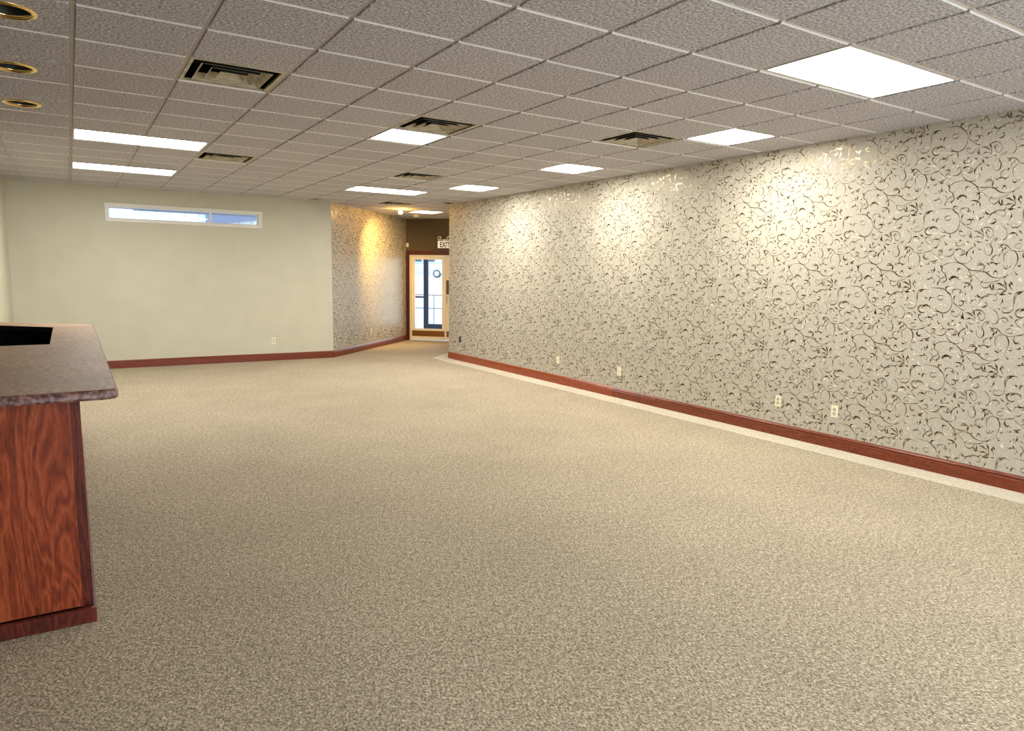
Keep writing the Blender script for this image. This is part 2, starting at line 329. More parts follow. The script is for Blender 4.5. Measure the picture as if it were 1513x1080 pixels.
# ---------------------------------------------------------------- wallpaper scroll print
STROKES = [
 [(245,895),(265,876),(292,868),(318,878),(332,905)], [(250,892),(275,880),(300,882)], [(275,872),(300,876),(318,892)],
 [(238,808),(218,835),(192,822),(183,796),(198,768),(232,751),(290,748),(345,762),(400,800),(430,850),(438,895),(430,925)],
 [(322,838),(322,815),(340,805),(362,812)],
 [(292,655),(292,700),(325,748),(375,768),(420,758),(445,728),(420,706)],
 [(288,662),(325,636),(360,642),(368,665),(345,682)],
 [(360,765),(400,805),(440,828),(500,840),(540,826),(550,798),(530,776),(502,776),(488,798)],
 [(440,925),(443,880),(470,858),(530,848),(570,862),(612,900),(680,920),(750,908),(790,880)],
 [(725,790),(720,735),(745,700),(785,685),(820,702),(842,745),(838,790),(812,845),(795,895)],
 [(548,860),(552,812),(568,792)], [(590,781),(637,780)], [(653,780),(658,808)], [(630,884),(640,860),(658,858),(666,882)],
 [(745,818),(756,826)], [(738,848),(748,842)],
 [(463,588),(470,612),(482,638)], [(402,712),(398,682),(425,648),(465,624)], [(456,656),(457,692)], [(500,640),(512,658),(530,652)],
 [(572,632),(575,614),(602,620),(622,660),(612,704),(582,714),(558,690),(553,650)],
 [(486,545),(510,498),(552,470),(592,470),(626,498),(630,540),(604,562),(570,548)],
 [(573,450),(580,402),(602,368),(650,335),(695,330),(732,345),(738,372),(716,386),(700,376)],
 [(588,428),(614,442),(646,430),(652,408),(630,402)], [(563,318),(570,345),(602,356),(650,340)],
 [(698,458),(735,490),(752,540),(740,580),(710,590),(682,574)],
 [(826,456),(796,448),(782,470),(796,490),(832,494),(868,478),(886,440),(884,396)],
 [(664,612),(690,630),(720,626),(752,645),(790,690)], [(676,660),(698,638),(738,632)], [(700,706),(708,680),(732,660)], [(680,735),(684,716),(700,716)],
 [(790,688),(850,704),(910,697),(960,690),(985,668)],
 [(755,552),(790,538),(828,545),(836,572)], [(843,515),(888,552)], [(853,608),(882,604)],
 [(978,300),(920,312),(894,345),(886,396)], [(935,458),(905,478),(902,512),(925,535),(962,536),(985,512)],
 [(898,700),(886,738),(902,762),(930,752)], [(905,812),(935,815),(952,792)], [(838,834),(872,824)],
 [(722,232),(770,236),(812,270)], [(798,196),(816,240),(822,296)], [(765,246),(806,252)], [(868,214),(850,250),(872,290)], [(860,215),(880,250)],
 [(735,302),(755,284),(792,286),(822,306)], [(738,312),(778,332),(816,330)], [(836,318),(870,325)],
 [(625,208),(602,218),(600,250),(630,272),(668,258),(686,216)], [(702,225),(706,260),(688,295)],
 [(150,268),(200,272),(262,280),(312,318),(338,362),(340,410),(322,462),(284,490),(238,490),(200,462),(184,434)],
 [(326,264),(296,262),(284,282),(302,312),(330,330)], [(342,330),(350,292),(378,284),(410,286),(418,304),(392,314)],
 [(343,388),(370,420),(415,458),(455,474)], [(396,402),(412,388),(436,392),(440,416),(414,430),(396,424)],
 [(268,345),(240,338),(212,352),(218,374),(248,378),(270,362)],
 [(503,408),(516,386),(548,380)], [(335,478),(350,484),(368,478)],
 [(98,422),(62,428),(46,458),(60,486),(98,492)], [(100,352),(122,370)], [(145,350),(136,388)],
 [(30,385),(38,335),(60,300),(100,284),(150,300)], [(55,312),(86,284)],
 [(418,510),(428,535),(452,556)], [(440,500),(436,530),(448,552)], [(400,572),(420,588)],
 [(128,506),(132,530),(162,532),(186,508)], [(160,640),(184,676),(226,693),(268,686),(286,656),(262,624)], [(285,640),(346,637)], [(104,606),(135,604),(162,578)],
 [(32,678),(42,696),(80,700)], [(98,740),(126,722),(152,708)], [(100,735),(140,740)], [(120,770),(120,800),(98,828)],
 [(88,852),(100,866)], [(135,845),(162,862),(168,898),(188,912),(216,904),(226,880),(206,866),(186,878)],
 [(428,226),(480,230),(514,254),(514,292)], [(443,272),(466,254)], [(210,560),(222,586),(240,584)], [(340,584),(342,562),(358,566)], [(308,586),(322,576)],
]
def scroll_strokes():
    """strokes as drawn on the paper, in metres: (u along wall, v up)"""
    out = []
    for pts in STROKES:
        q = []
        for cx, cy in pts:
            d = RC.transposed() @ Vector(((1350+cx/6 - W/2)/FPX, (380+cy/6 - H/2)/FPX, 1))
            p = d * (WXR/d.x); q.append(Vector((p.y, p.z + CAMZ)))
        # Catmull-Rom
        P = [q[0]*2-q[1]] + q + [q[-1]*2-q[-2]]; c = []
        for i in range(1, len(P)-2):
            k = 3 if len(q) > 3 else 4
            for s in range(k):
                t = s/k; a, b, cc, d = P[i-1], P[i], P[i+1], P[i+2]
                c.append(.5*((2*b) + (cc-a)*t + (2*a-5*b+4*cc-d)*t*t + (3*b-a-3*cc+d)*t**3))
        c.append(q[-1]); out.append(c)
    return out
ST = scroll_strokes(); PU, PV = .728, .650
def scroll_print(parent, u0, u1, v0, v1, to3d, uoff=0.0, voff=0.0, wk=1.0, mat='scroll', only_short=False):
    bm = bmesh.new()
    for iu in range(int((u0-4)/PU)-2, int((u1-2)/PU)+3):
        for iv in range(-3, 5):
            for c in ST:
                o = Vector((iu*PU+uoff, iv*PV+voff)); n = len(c)
                L = sum((c[i+1]-c[i]).length for i in range(n-1)); wmax = (.0030 if L > .12 else .0050)*wk
                prev = None
                if only_short and L > .16: continue
                for i, p in enumerate(c):
                    t = (c[min(i+1, n-1)]-c[max(i-1, 0)]).normalized(); s = i/(n-1)
                    w = wmax*(.22+.78*math.sin(math.pi*s)**.8) * (1.0 + .5*math.sin(11*s+L*40))
                    nn = Vector((-t.y, t.x))*w; a = p+o+nn; b = p+o-nn
                    ok = u0 < min(a.x, b.x) and max(a.x, b.x) < u1 and v0 < min(a.y, b.y) and max(a.y, b.y) < v1
                    if not ok: prev = None; continue
                    cur = (bm.verts.new(to3d(a.x, a.y)), bm.verts.new(to3d(b.x, b.y)))
                    if prev: bm.faces.new((prev[0], prev[1], cur[1], cur[0]))
                    prev = cur
    for v in [v for v in bm.verts if not v.link_faces]: bm.verts.remove(v)
    me = bpy.data.meshes.new('scroll_print'); bm.to_mesh(me); bm.free(); me.materials.append(M[mat])
    o = link('scroll_print', me, parent); o['kind'] = 'stuff'
    return o
e = .0012
scroll_print(wall_right, .6, B0.y-.01, .13, ZC-.01, lambda u, v: (WXR-e, u, v))
e2 = .0007
scroll_print(wall_right, .6, B0.y-.01, .13, ZC-.01, lambda u, v: (WXR-.0010, u, v), .20, .41, .75, 'scroll', True)
scroll_print(wall_angle, .01, LA-.01, .13, ZC-.01, lambda u, v: tuple(TA @ Vector((u, -.0010, v))), .5, .41, .75, 'scroll', True)
scroll_print(wall_right, .6, B0.y-.01, .13, ZC-.01, lambda u, v: (WXR-e2, u, v), .35, .31, .62, 'scroll_pale')
scroll_print(wall_angle, .01, LA-.01, .13, ZC-.01, lambda u, v: tuple(TA @ Vector((u, -e2, v))), .65, .31, .62, 'scroll_pale')
scroll_print(wall_angle, .01, LA-.01, .13, ZC-.01, lambda u, v: tuple(TA @ Vector((u, -e, v))), .3)
scroll_print(wall_cor, .01, LB-.01, .13, ZC-.01, lambda u, v: tuple(TBr @ Vector((u, e, v))), .1)

# ---------------------------------------------------------------- baseboards
def board_mesh(L, T4, mat, side=-1, name='board'):
    """moulded baseboard profile extruded along x; side -1: room on -y"""
    prof = [(0, 0), (.016, 0), (.016, .092), (.0125, .097), (.0125, .104), (.017, .108), (.017, .114), (.009, .124), (.004, .132), (0, .132)]
    bm = bmesh.new(); a = [bm.verts.new(T4 @ Vector((0, side*y, z))) for y, z in prof]; b = [bm.verts.new(T4 @ Vector((L, side*y, z))) for y, z in prof]
    n = len(prof)
    for i in range(n): bm.faces.new((a[i], a[(i+1) % n], b[(i+1) % n], b[i]))
    bm.faces.new(a); bm.faces.new(b[::-1])
    bmesh.ops.recalc_face_normals(bm, faces=list(bm.faces))
    me = bpy.data.meshes.new(name); bm.to_mesh(me); bm.free(); me.materials.append(mat); return me
def baseboard(name, p, q, side, joints=(), mats=None):
    L = (Vector(q)-Vector(p)).length; T4 = seg_T(p, q); cuts = [0]+list(joints)+[L]
    root = bpy.data.objects.new(name, None); COL.objects.link(root); root['kind'] = 'structure'
    for k in range(len(cuts)-1):
        T5 = T4 @ Matrix.Translation((cuts[k]+.0006*(k > 0), 0, 0))
        link('board', board_mesh(cuts[k+1]-cuts[k]-.0006*(k > 0), T5, (mats or [M['base_red']])[k % len(mats or [1])], side), root)
    return root
def baseboard1(name, p, q, side):
    o = link(name, board_mesh((Vector(q)-Vector(p)).length, seg_T(p, q), M['base_red'], side)); o['kind'] = 'structure'; return o
br = baseboard('baseboard_right', (WXR, YF), (WXR, B0.y), 1, (10.27,), [M['base_red'], M['base_orange']])
baseboard('baseboard_back', (XL, YB), (A0.x, YB), -1, (3.75,), [M['base_red'], M['base_red']])
baseboard1('baseboard_angled', A0, A1, -1)
baseboard1('baseboard_corridor', B0, B1, 1)
baseboard1('baseboard_left', (XL, YJ), (XL, YB), -1)

# ---------------------------------------------------------------- ceiling: slab, tees, tiles
ceiling = struct('ceiling', MB().box(XLN-.2, 8.8, YF-.2, 16.2, ZC+.16, ZC+.2), M['slab'])
LIGHTS = [(7, -3, 2), (5, 3, 1), (9, 0, 1), (9, 4, 1), (9, 8, 1), (1, 6, 2), (1, 10, 2), (7, 10, 2), (11, 15, 1)]
HID = [(3, -9, 2), (8, -9, 2)]
VENTS = [(2, 1), (5, 2), (8, 1), (3, 7), (7, 7), (9, 13)]
CANS = [(-.195, 4.55), (-.235, 5.77), (-.243, 6.966)]
taken = set((i+k, j) for i, j, n in LIGHTS+HID for k in range(n)) | set(VENTS)
def inside(x, y):
    c = False; n = len(room)
    for k in range(n):
        (x0, y0), (x1, y1) = room[k], room[(k+1) % n]
        if (y0 > y) != (y1 > y) and x < x0+(y-y0)*(x1-x0)/(y1-y0): c = not c
    return c
def seen(pts, mrg=40):
    for p in pts:
        q = to_px(*p)
        if q and -mrg < q[0] < W+mrg and -mrg < q[1] < H+mrg: return True
    return False
def clip_poly(poly, px, py, nx, ny):
    """keep the part of poly where (p-(px,py)).n <= 0"""
    out = []
    for k in range(len(poly)):
        a, b = poly[k], poly[(k+1) % len(poly)]
        da = (a[0]-px)*nx+(a[1]-py)*ny; db = (b[0]-px)*nx+(b[1]-py)*ny
        if da <= 0: out.append(a)
        if da*db < 0: t = da/(da-db); out.append((a[0]+(b[0]-a[0])*t, a[1]+(b[1]-a[1])*t))
    return out
def tile_into(mb, poly):
    """tegular tile from a convex outline: body with a dropped, chamfered face"""
    if len(poly) < 3: return False
    cx = sum(p[0] for p in poly)/len(poly); cy = sum(p[1] for p in poly)/len(poly)
    ar = abs(sum(poly[k][0]*poly[(k+1) % len(poly)][1]-poly[(k+1) % len(poly)][0]*poly[k][1] for k in range(len(poly))))/2
    if ar < .004: return False
    R = []
    for ins, z in ((0, .014), (0, -.006), (.004, -.0092)):
        ring = []
        for x, y in poly:
            dx, dy = cx-x, cy-y; sx = ins if dx > 0 else -ins; sy = ins if dy > 0 else -ins
            ring.append(mb.bm.verts.new((x+sx, y+sy, z)))
        R.append(ring)
    n = len(poly)
    mb.bm.faces.new(R[0]); mb.bm.faces.new(R[2][::-1])
    for a, b in ((R[0], R[1]), (R[1], R[2])):
        for k in range(n): mb.bm.faces.new((a[k], a[(k+1) % n], b[(k+1) % n], b[k])).material_index = int(abs(poly[(k+1) % n][1]-poly[k][1]) < .5*abs(poly[(k+1) % n][0]-poly[k][0]))  # only y-facing edges whitened: the daylight catching them is put into the colour
    return True
g = .0135
full = MB(); tile_into(full, [(-TL/2+g, -TL/2+g), (TL/2-g, -TL/2+g), (TL/2-g, TL/2-g), (-TL/2+g, TL/2-g)]); full = full.mesh('ceiling_tile', None, mats=[M['tile'], M['tee']])
ct = MB().box(-TL/2+.012, TL/2-.012, -.012, .012, 0, .002).box(-TL/2+.012, TL/2-.012, -.001, .001, .002, .03).mesh('cross_tee', M['tee'])
field = MB(); hid_tee = MB(); nt_ = 0
def wall_clip(poly):
    x = [p[0] for p in poly]; y = [p[1] for p in poly]; cx, cy = sum(x)/4, sum(y)/4
    poly = clip_poly(poly, WXR-.001, 0, 1, 0) if cy < B0.y - .2 else clip_poly(poly, B0.x, B0.y, 1/R2, -1/R2)
    poly = clip_poly(poly, 0, YB-.001, 0, 1) if cx < A0.x-.2 else clip_poly(poly, A0.x, A0.y, -1/R2, 1/R2)
    poly = clip_poly(poly, B1.x, B1.y, 1/R2, 1/R2)
    poly = clip_poly(poly, XL if cy > YJ else XLN, 0, -1, 0); poly = clip_poly(poly, 0, YF, 0, -1)
    return poly
for i in range(-4, 15):
    for j in range(-13, 20):
        x0, y0 = gx(i), gy(j); cor = [(x0+g, y0+g), (x0+TL-g, y0+g), (x0+TL-g, y0+TL-g), (x0+g, y0+TL-g)]
        if (i, j) in taken: continue
        poly = wall_clip(cor)
        if len(poly) < 3: continue
        whole = all(abs(a[0]-b[0])+abs(a[1]-b[1]) < 1e-6 for a, b in zip(poly, cor)) and len(poly) == 4
        vis = seen([(p[0], p[1], ZC) for p in poly])
        has_can = [c for c in CANS if x0 < c[0] < x0+TL and y0 < c[1] < y0+TL]
        cx, cy = x0+TL/2, y0+TL/2
        loc_poly = [(p[0]-cx, p[1]-cy) for p in poly]
        if vis and has_can:
            # tile with a round hole for the downlight
            hx, hy = has_can[0][0]-cx, has_can[0][1]-cy; mb = MB(); h = TL/2-g; n = 24
            def edge(a):
                ca, sa = math.cos(a), math.sin(a); ts = []
                if ca > 1e-9: ts.append((h-hx)/ca)
                if ca < -1e-9: ts.append((-h-hx)/ca)
                if sa > 1e-9: ts.append((h-hy)/sa)
                if sa < -1e-9: ts.append((-h-hy)/sa)
                t = min(ts); return (hx+t*ca, hy+t*sa)
            ang = sorted([2*math.pi*k/n for k in range(n)] + [math.atan2(sy*h-hy, sx*h-hx) % (2*math.pi) for sx in (-1, 1) for sy in (-1, 1)])
            lo = [mb.bm.verts.new((*edge(a), -.008)) for a in ang]; hi = [mb.bm.verts.new((*edge(a), .014)) for a in ang]
            il = [mb.bm.verts.new((hx+.12*math.cos(a), hy+.12*math.sin(a), -.008)) for a in ang]; ih = [mb.bm.verts.new((hx+.12*math.cos(a), hy+.12*math.sin(a), .014)) for a in ang]
            q = len(ang)
            for k in range(q):
                l = (k+1) % q
                for f in ((lo[k], lo[l], il[l], il[k]), (lo[l], lo[k], hi[k], hi[l]), (il[k], il[l], ih[l], ih[k]), (hi[k], ih[k], ih[l], hi[l])): mb.bm.faces.new(f)
            obj('ceiling_tile', mb, M['tile'], ceiling, (cx, cy, ZC)); nt_ += 1
        elif vis:
            if whole: link('ceiling_tile', full, ceiling, (cx, cy, ZC)); nt_ += 1
            else:
                mb = MB()
                if tile_into(mb, loc_poly): link('ceiling_tile', mb.mesh('ceiling_tile', None, mats=[M['tile'], M['tee']]), ceiling, (cx, cy, ZC)); nt_ += 1
        else:
            tile_into(field, poly)
fo = obj('unseen_tiles', field, M['tile'], ceiling, (0, 0, ZC)); fo['kind'] = 'stuff'
# main runners (along the room) clipped to the plan, then cross tees
def span(fn, lo, hi, st=.02):
    """intervals of t in [lo,hi] where fn(t) is inside the room"""
    out = []; t = lo; cur = None
    while t <= hi:
        ins = inside(*fn(t))
        if ins and cur is None: cur = t
        if not ins and cur is not None: out.append((cur, t-st)); cur = None
        t += st
    if cur is not None: out.append((cur, hi))
    return out
inter = set(i+1 for i, j, n in LIGHTS+HID if n == 2)
for i in range(-3, 15):
    x = gx(i)
    for a, b in span(lambda t: (x, t), YF, 16):
        cuts = sorted((gy(j), gy(j+1)) for (ii, j, n) in LIGHTS+HID if n == 2 and ii+1 == i)   # a 4-ft light interrupts the runner between its halves
        parts = []; s = a
        for c0, c1 in cuts:
            if a < c0 < b: parts.append((s, c0)); s = c1
        parts.append((s, b))
        for s0, s1 in parts:
            if s1-s0 > .05: obj('runner', MB().box(-.012, .012, 0, s1-s0, 0, .002).box(-.001, .001, 0, s1-s0, .002, .035), M['runner'], ceiling, (x, s0, ZC))
for i in range(-4, 15):
    for j in range(-12, 20):
        x0, y = gx(i), gy(j); xm = x0+TL/2
        cl = wall_clip([(x0+.012, y-.012), (x0+TL-.012, y-.012), (x0+TL-.012, y+.012), (x0+.012, y+.012)])
        if len(cl) < 3: continue
        a, b = min(p[0] for p in cl), max(p[0] for p in cl)
        if b-a < .05: continue
        if not seen([(a, y, ZC), (b, y, ZC)]): hid_tee.box(a, b, y-.012, y+.012, 0, .002); continue
        if b-a > TL-.03: link('cross_tee', ct, ceiling, (xm, y, ZC))
        else: obj('cross_tee', MB().box(a-xm, b-xm, -.012, .012, 0, .002), M['tee'], ceiling, (xm, y, ZC))
ho = obj('unseen_tees', hid_tee, M['tee'], ceiling, (0, 0, ZC)); ho['kind'] = 'stuff'
# wall angle along the papered wall and the back wall
struct('trim_2', MB().box(WXR-.02, WXR, YF, B0.y, ZC-.001, ZC+.001), M['tee'])
struct('trim_3', MB().box(XL, A0.x, YB-.02, YB, ZC-.001, ZC+.001), M['tee'])

# ---------------------------------------------------------------- ceiling lights
def troffer(i, j, n, label, group, bright='diffuser'):
    wx, wy = n*TL, TL; t = thing('ceiling_light', label, 'ceiling light', (gx(i)+wx/2, gy(j)+wy/2, ZC), 0, group)
    a, b = wx/2-.004, wy/2-.004
    if n == 2: a = wx/2-.014; b = wy/2-.014
    else: a = b = wy/2-.014
    f = .018
    fr = MB().box(-a, a, -b, -b+f, -.006, .03).box(-a, a, b-f, b, -.006, .03).box(-a, -a+f, -b+f, b-f, -.006, .03).box(a-f, a, -b+f, b-f, -.006, .03)
    obj('frame', fr, M['vent_frame'], t)
    obj('housing', MB().box(-a+.004, a-.004, -b+.004, b-.004, .03, .11), M['vent_frame'], t)
    obj('diffuser', MB().box(-a+f, a-f, -b+f, b-f, .004, .012), M[bright], t)
    return t
LL = ['large glowing ceiling light nearest the camera, by the papered wall', 'small square ceiling light touching a vent, mid ceiling', 'square ceiling light second along the papered wall, beyond the big one', 'square ceiling light third along the papered wall',
      'square ceiling light fourth along the papered wall, near its corner', 'long ceiling light near the far left wall, the nearer of that pair', 'long ceiling light near the back wall, farther of the pair at the left',
      'long ceiling light in front of the angled papered wall', 'small square ceiling light in the corridor by the exit door']
for (i, j, n), l in zip(LIGHTS, LL): troffer(i, j, n, l, 'fluorescent ceiling lights', 'diffuser_bright' if i == 9 else 'diffuser_dim' if i == 11 else 'diffuser')
for (i, j, n), l in zip(HID, ('long ceiling light behind the camera, nearer the side wall', 'long ceiling light behind the camera, nearer the papered wall')): troffer(i, j, n, l, 'ceiling lights behind the camera')

# ---------------------------------------------------------------- ceiling vents
def frustum(mb, h0, z0, h1, z1, th=.0015):
    c = [(-1, -1), (1, -1), (1, 1), (-1, 1)]
    for k in range(4):
        a, b = c[k], c[(k+1) % 4]
        P = [Vector((a[0]*h0, a[1]*h0, z0)), Vector((b[0]*h0, b[1]*h0, z0)), Vector((b[0]*h1, b[1]*h1, z1)), Vector((a[0]*h1, a[1]*h1, z1))]
        up = Vector((0, 0, th)); lo = [mb.bm.verts.new(p) for p in P]; hi = [mb.bm.verts.new(p+up) for p in P]
        mb.bm.faces.new(lo); mb.bm.faces.new(hi[::-1]).material_index = 1  # upper faces coloured near-black, painting in the shade of the duct side
        mb.bm.faces.new((lo[1], lo[0], hi[0], hi[1])); mb.bm.faces.new((lo[2], lo[3], hi[3], hi[2]))
    return mb
def make_vent():
    t = thing('ceiling_vent', 'x', 'vent')
    a = TL/2-.014
    obj('frame', MB().box(-a, a, -a, -a+.022, -.004, .01).box(-a, a, a-.022, a, -.004, .01).box(-a, -a+.022, -a+.022, a-.022, -.004, .01).box(a-.022, a, -a+.022, a-.022, -.004, .01), M['vent'], t)
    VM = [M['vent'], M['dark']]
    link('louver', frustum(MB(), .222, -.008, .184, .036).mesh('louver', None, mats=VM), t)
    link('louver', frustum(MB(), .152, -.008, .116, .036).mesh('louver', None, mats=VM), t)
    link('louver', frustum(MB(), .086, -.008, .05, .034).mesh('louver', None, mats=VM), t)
    obj('core', MB().box(-.046, .046, -.046, .046, .030, .033), M['vent'], t)
    bk = MB().box(-a+.004, a-.004, -a+.004, a-.004, .12, .125)
    for s in (-1, 1): bk.box(s*(a-.006)-.002, s*(a-.006)+.002, -a+.006, a-.006, .01, .12); bk.box(-a+.006, a-.006, s*(a-.006)-.002, s*(a-.006)+.002, .01, .12)
    obj('duct_box', bk, M['dark'], t)
    return t
VL = ['large stepped air vent on the ceiling above the counter side, nearest of all vents', 'stepped air vent with a square light right behind it', 'stepped air vent beside a square light close to the papered wall', 'flat looking far vent just past the two long lights on the left',
      'far small vent in the middle, between two lights before the corner', 'smallest vent, farthest away, above the glowing halogen lamp']
vp = make_vent()
for k, ((i, j), l) in enumerate(zip(VENTS, VL)):
    t = vp if k == 0 else copy_tree(vp)
    t.location = (gx(i)+TL/2, gy(j)+TL/2, ZC); t['label'] = l; t['group'] = 'square stepped ceiling vents'

# ---------------------------------------------------------------- recessed downlights
def make_can():
    t = thing('recessed_light', 'x', 'ceiling light')
    obj('trim_ring', MB().lathe([(.134, -.009), (.130, -.014), (.118, -.017), (.106, -.012), (.100, -.003), (.100, .0), (.120, -.004), (.134, -.006)], 40, close=True), M['brass'], t, smooth=True)
    obj('reflector', MB().lathe([(.102, -.008), (.092, .03), (.075, .09), (.073, .09), (.095, .03), (.106, -.004)], 40, close=True), M['baffle'], t, smooth=True)
    obj('lamp', MB().lathe([(.0, .05), (.035, .052), (.058, .062), (.066, .08), (.066, .12), (.03, .14)], 24), M['lampglass'], t, smooth=True)
    return t
cp_ = make_can()
for k, (c, l) in enumerate(zip(CANS, ['brass ringed downlight nearest the camera, at the ceiling edge', 'middle one of three unlit brass ringed downlights', 'farthest of three unlit brass ringed downlights'])):
    t = cp_ if k == 0 else copy_tree(cp_)
    t.location = (c[0], c[1], ZC); t['label'] = l; t['group'] = 'brass recessed downlights'

# ---------------------------------------------------------------- halogen lamp and smoke detector
hl = thing('halogen_lamp', 'glowing warm halogen bulb hanging from the ceiling by the angled wall', 'lamp', (5.74, 13.31, ZC))
obj('canopy', MB().lathe([(.055, -.018), (.05, -.024), (.05, 0), (.0551, 0)], 24), M['white'], hl, smooth=True)
obj('lamp_holder', MB().lathe([(.034, -.042), (.040, -.034), (.036, -.020)], 20), M['white'], hl, smooth=True)
obj('bulb', MB().lathe([(.002, -.112), (.020, -.108), (.033, -.095), (.037, -.078), (.031, -.058), (.024, -.042)], 20), M['bulb'], hl, smooth=True)
sd = thing('smoke_detector', 'round white smoke detector on the ceiling before the exit wall', 'smoke detector', (6.567, 14.36, ZC-.008))
obj('base', MB().lathe([(.075, -.012), (.075, 0)], 28), M['white'], sd, smooth=True)
obj('cover', MB().lathe([(.035, -.052), (.055, -.046), (.065, -.03), (.068, -.012)], 28), M['white'], sd, smooth=True)

# ---------------------------------------------------------------- transom window
w1 = MB(); F = .05
w1.box(wx0-F, wx1+.07, YB-.018, YB+.0, wz1, wz1+F).box(wx0-F, wx1+.07, YB-.018, YB+.0, wz0-F, wz0).box(wx0-F, wx0, YB-.018, YB, wz0, wz1).box(wx1, wx1+.07, YB-.018, YB, wz0, wz1)
win = struct('window_1', w1.bevel(.003, 1), M['white'])
obj('jamb', MB().box(wx0, wx1, YB, YB+.1, wz1-.008, wz1).box(wx0, wx1, YB, YB+.1, wz0, wz0+.008).box(wx0, wx0+.008, YB, YB+.1, wz0+.008, wz1-.008).box(wx1-.008, wx1, YB, YB+.1, wz0+.008, wz1-.008), M['white'], win)
xm = 2.10
obj('mullion', MB().box(xm-.014, xm+.014, YB+.045, YB+.075, wz0+.008, wz1-.008), M['white'], win)
obj('pane', MB().box(wx0+.008, xm-.014, YB+.058, YB+.064, wz0+.008, wz1-.008), M['glass'], win)
obj('pane', MB().box(xm+.014, wx1-.008, YB+.058, YB+.064, wz0+.008, wz1-.008), M['glass'], win)

# ---------------------------------------------------------------- exit door (in the frame of the exit wall)
d1 = struct('door_1', MB().box(DX0-.09, DX0, -.02, 0, 0, DZ+.1, TE).box(DX1, DX1+.09, -.02, 0, 0, DZ+.1, TE).box(DX0, DX1, -.02, 0, DZ, DZ+.1, TE), M['casing'])
obj('jamb', MB().box(DX0, DX0+.025, -.012, T, 0, DZ, TE).box(DX1-.025, DX1, -.012, T, 0, DZ, TE).box(DX0+.025, DX1-.025, -.012, T, DZ-.025, DZ, TE), M['white'], d1)
def leaf(x0, x1, kick=True):
    lf = MB().box(x0, x0+.085, .02, .06, .03, DZ-.03, TE).box(x1-.085, x1, .02, .06, .03, DZ-.03, TE).box(x0+.085, x1-.085, .02, .06, DZ-.105, DZ-.03, TE).box(x0+.085, x1-.085, .02, .06, .03, .295, TE)
    l = obj('door_leaf', lf, M['white'], d1)
    obj('pane', MB().box(x0+.085, x1-.085, .036, .044, .295, DZ-.105, TE), M['glass'], l)
    obj('kick_plate', MB().box(x0+.02, x1-.02, .014, .02, .11, .245, TE), M['bronze'], l)
    return l
l1 = leaf(DX0+.03, .985); l2 = leaf(.995, DX1-.03)
obj('push_plate', MB().box(1.005, 1.075, .012, .02, 1.134, 1.47, TE), M['olive'], l2)
obj('door_handle', MB().tube([TE @ Vector(p) for p in ((1.03, .02, 1.08), (1.03, -.035, 1.08), (1.03, -.035, .93), (1.03, .02, .93))], .009), M['steel'], l2, smooth=True)

# outer storefront beyond a small vestibule
d2 = struct('door_2', MB().box(-.6, .44, 1.45, 1.5, 2.25, 2.35, TE).box(.44, 3.2, 1.45, 1.5, 2.25, 2.35, TE).box(-.6, 3.2, 1.45, 1.5, 0, .05, TE), M['blue_alu'])
obj('stile', MB().box(-.081, .041, 1.44, 1.5, .05, 2.25, TE), M['blue_alu'], d2)
obj('bottom_rail', MB().box(.041, .93, 1.44, 1.5, .165, .305, TE), M['blue_alu'], d2)
obj('stile', MB().box(.93, 1.05, 1.44, 1.5, .05, 2.25, TE), M['blue_alu'], d2)
obj('push_bar', MB().box(-.6, -.081, 1.43, 1.47, .985, 1.03, TE), M['blue_alu'], d2)
obj('pane', MB().box(-.6, -.081, 1.475, 1.481, .05, 2.25, TE), M['glass'], d2)
obj('pane', MB().box(.041, .93, 1.475, 1.481, .305, 2.25, TE), M['glass'], d2)
struct('wall_vestibule', MB().box(-.72, -.6, .1, 1.5, 0, 2.7, TE).box(3.2, 3.32, .1, 1.5, 0, 2.7, TE), M['white'])
struct('ceiling_vestibule', MB().box(-.72, 3.32, .125, 1.5, 2.35, 2.45, TE), M['white'])
struct('floor_vestibule', MB().box(-.72, 3.32, .12, 1.5, -.1, 0, TE), M['snow'])
# outdoors
struct('ground', MB().box(-60, 80, -40, 100, -.3, -.16), M['snow'])
def T_out(x, y): return TE @ Matrix.Translation((x, y, 0))
rm = MB(); Pn = [(-50, 6, -.17), (30, 6, -.17), (30, 20, 1.3), (-50, 20, 1.3), (30, 90, 1.3), (-50, 90, 1.3)]
vv = [rm.bm.verts.new(TE @ Vector(p)) for p in Pn]; vb = [rm.bm.verts.new(TE @ Vector((p[0], p[1], -.28))) for p in Pn]
for f in ((0, 1, 2, 3), (3, 2, 4, 5)): rm.bm.faces.new([vv[i] for i in f]); rm.bm.faces.new([vb[i] for i in f[::-1]])
for a_, b_ in ((0, 1), (1, 2), (2, 4), (4, 5), (5, 3), (3, 0)): rm.bm.faces.new((vv[a_], vb[a_], vb[b_], vv[b_]))
struct('ground_rise', rm, M['snow'])
rl = thing('railing', 'thin metal railing outside the glazed exit door', 'railing', tuple(TE @ Vector((-.506, 3.5, -.16))), math.atan2(-1, 1))
for z in (.774, 1.16): obj('rail', MB().tube([(-2.6, 0, z), (2.4, 0, z)], .014), M['redrail'] if z > 1 else M['rail'], rl, smooth=True)
for x in (-2.4, -1.2, 0, 1.2, 2.4): obj('post', MB().tube([(x, 0, 0), (x, 0, 1.16)], .014), M['rail'], rl, smooth=True)
cr_ = thing('van', 'silver van parked outside beyond the exit door', 'vehicle', tuple(TE @ Vector((-12.95, 38, 1.3))), math.atan2(-1, 1))
body = MB().box(-2.0, 2.0, -.9, .9, .35, 1.15).bevel(.1, 2); obj('body', body, M['carpaint'], cr_, smooth=True)
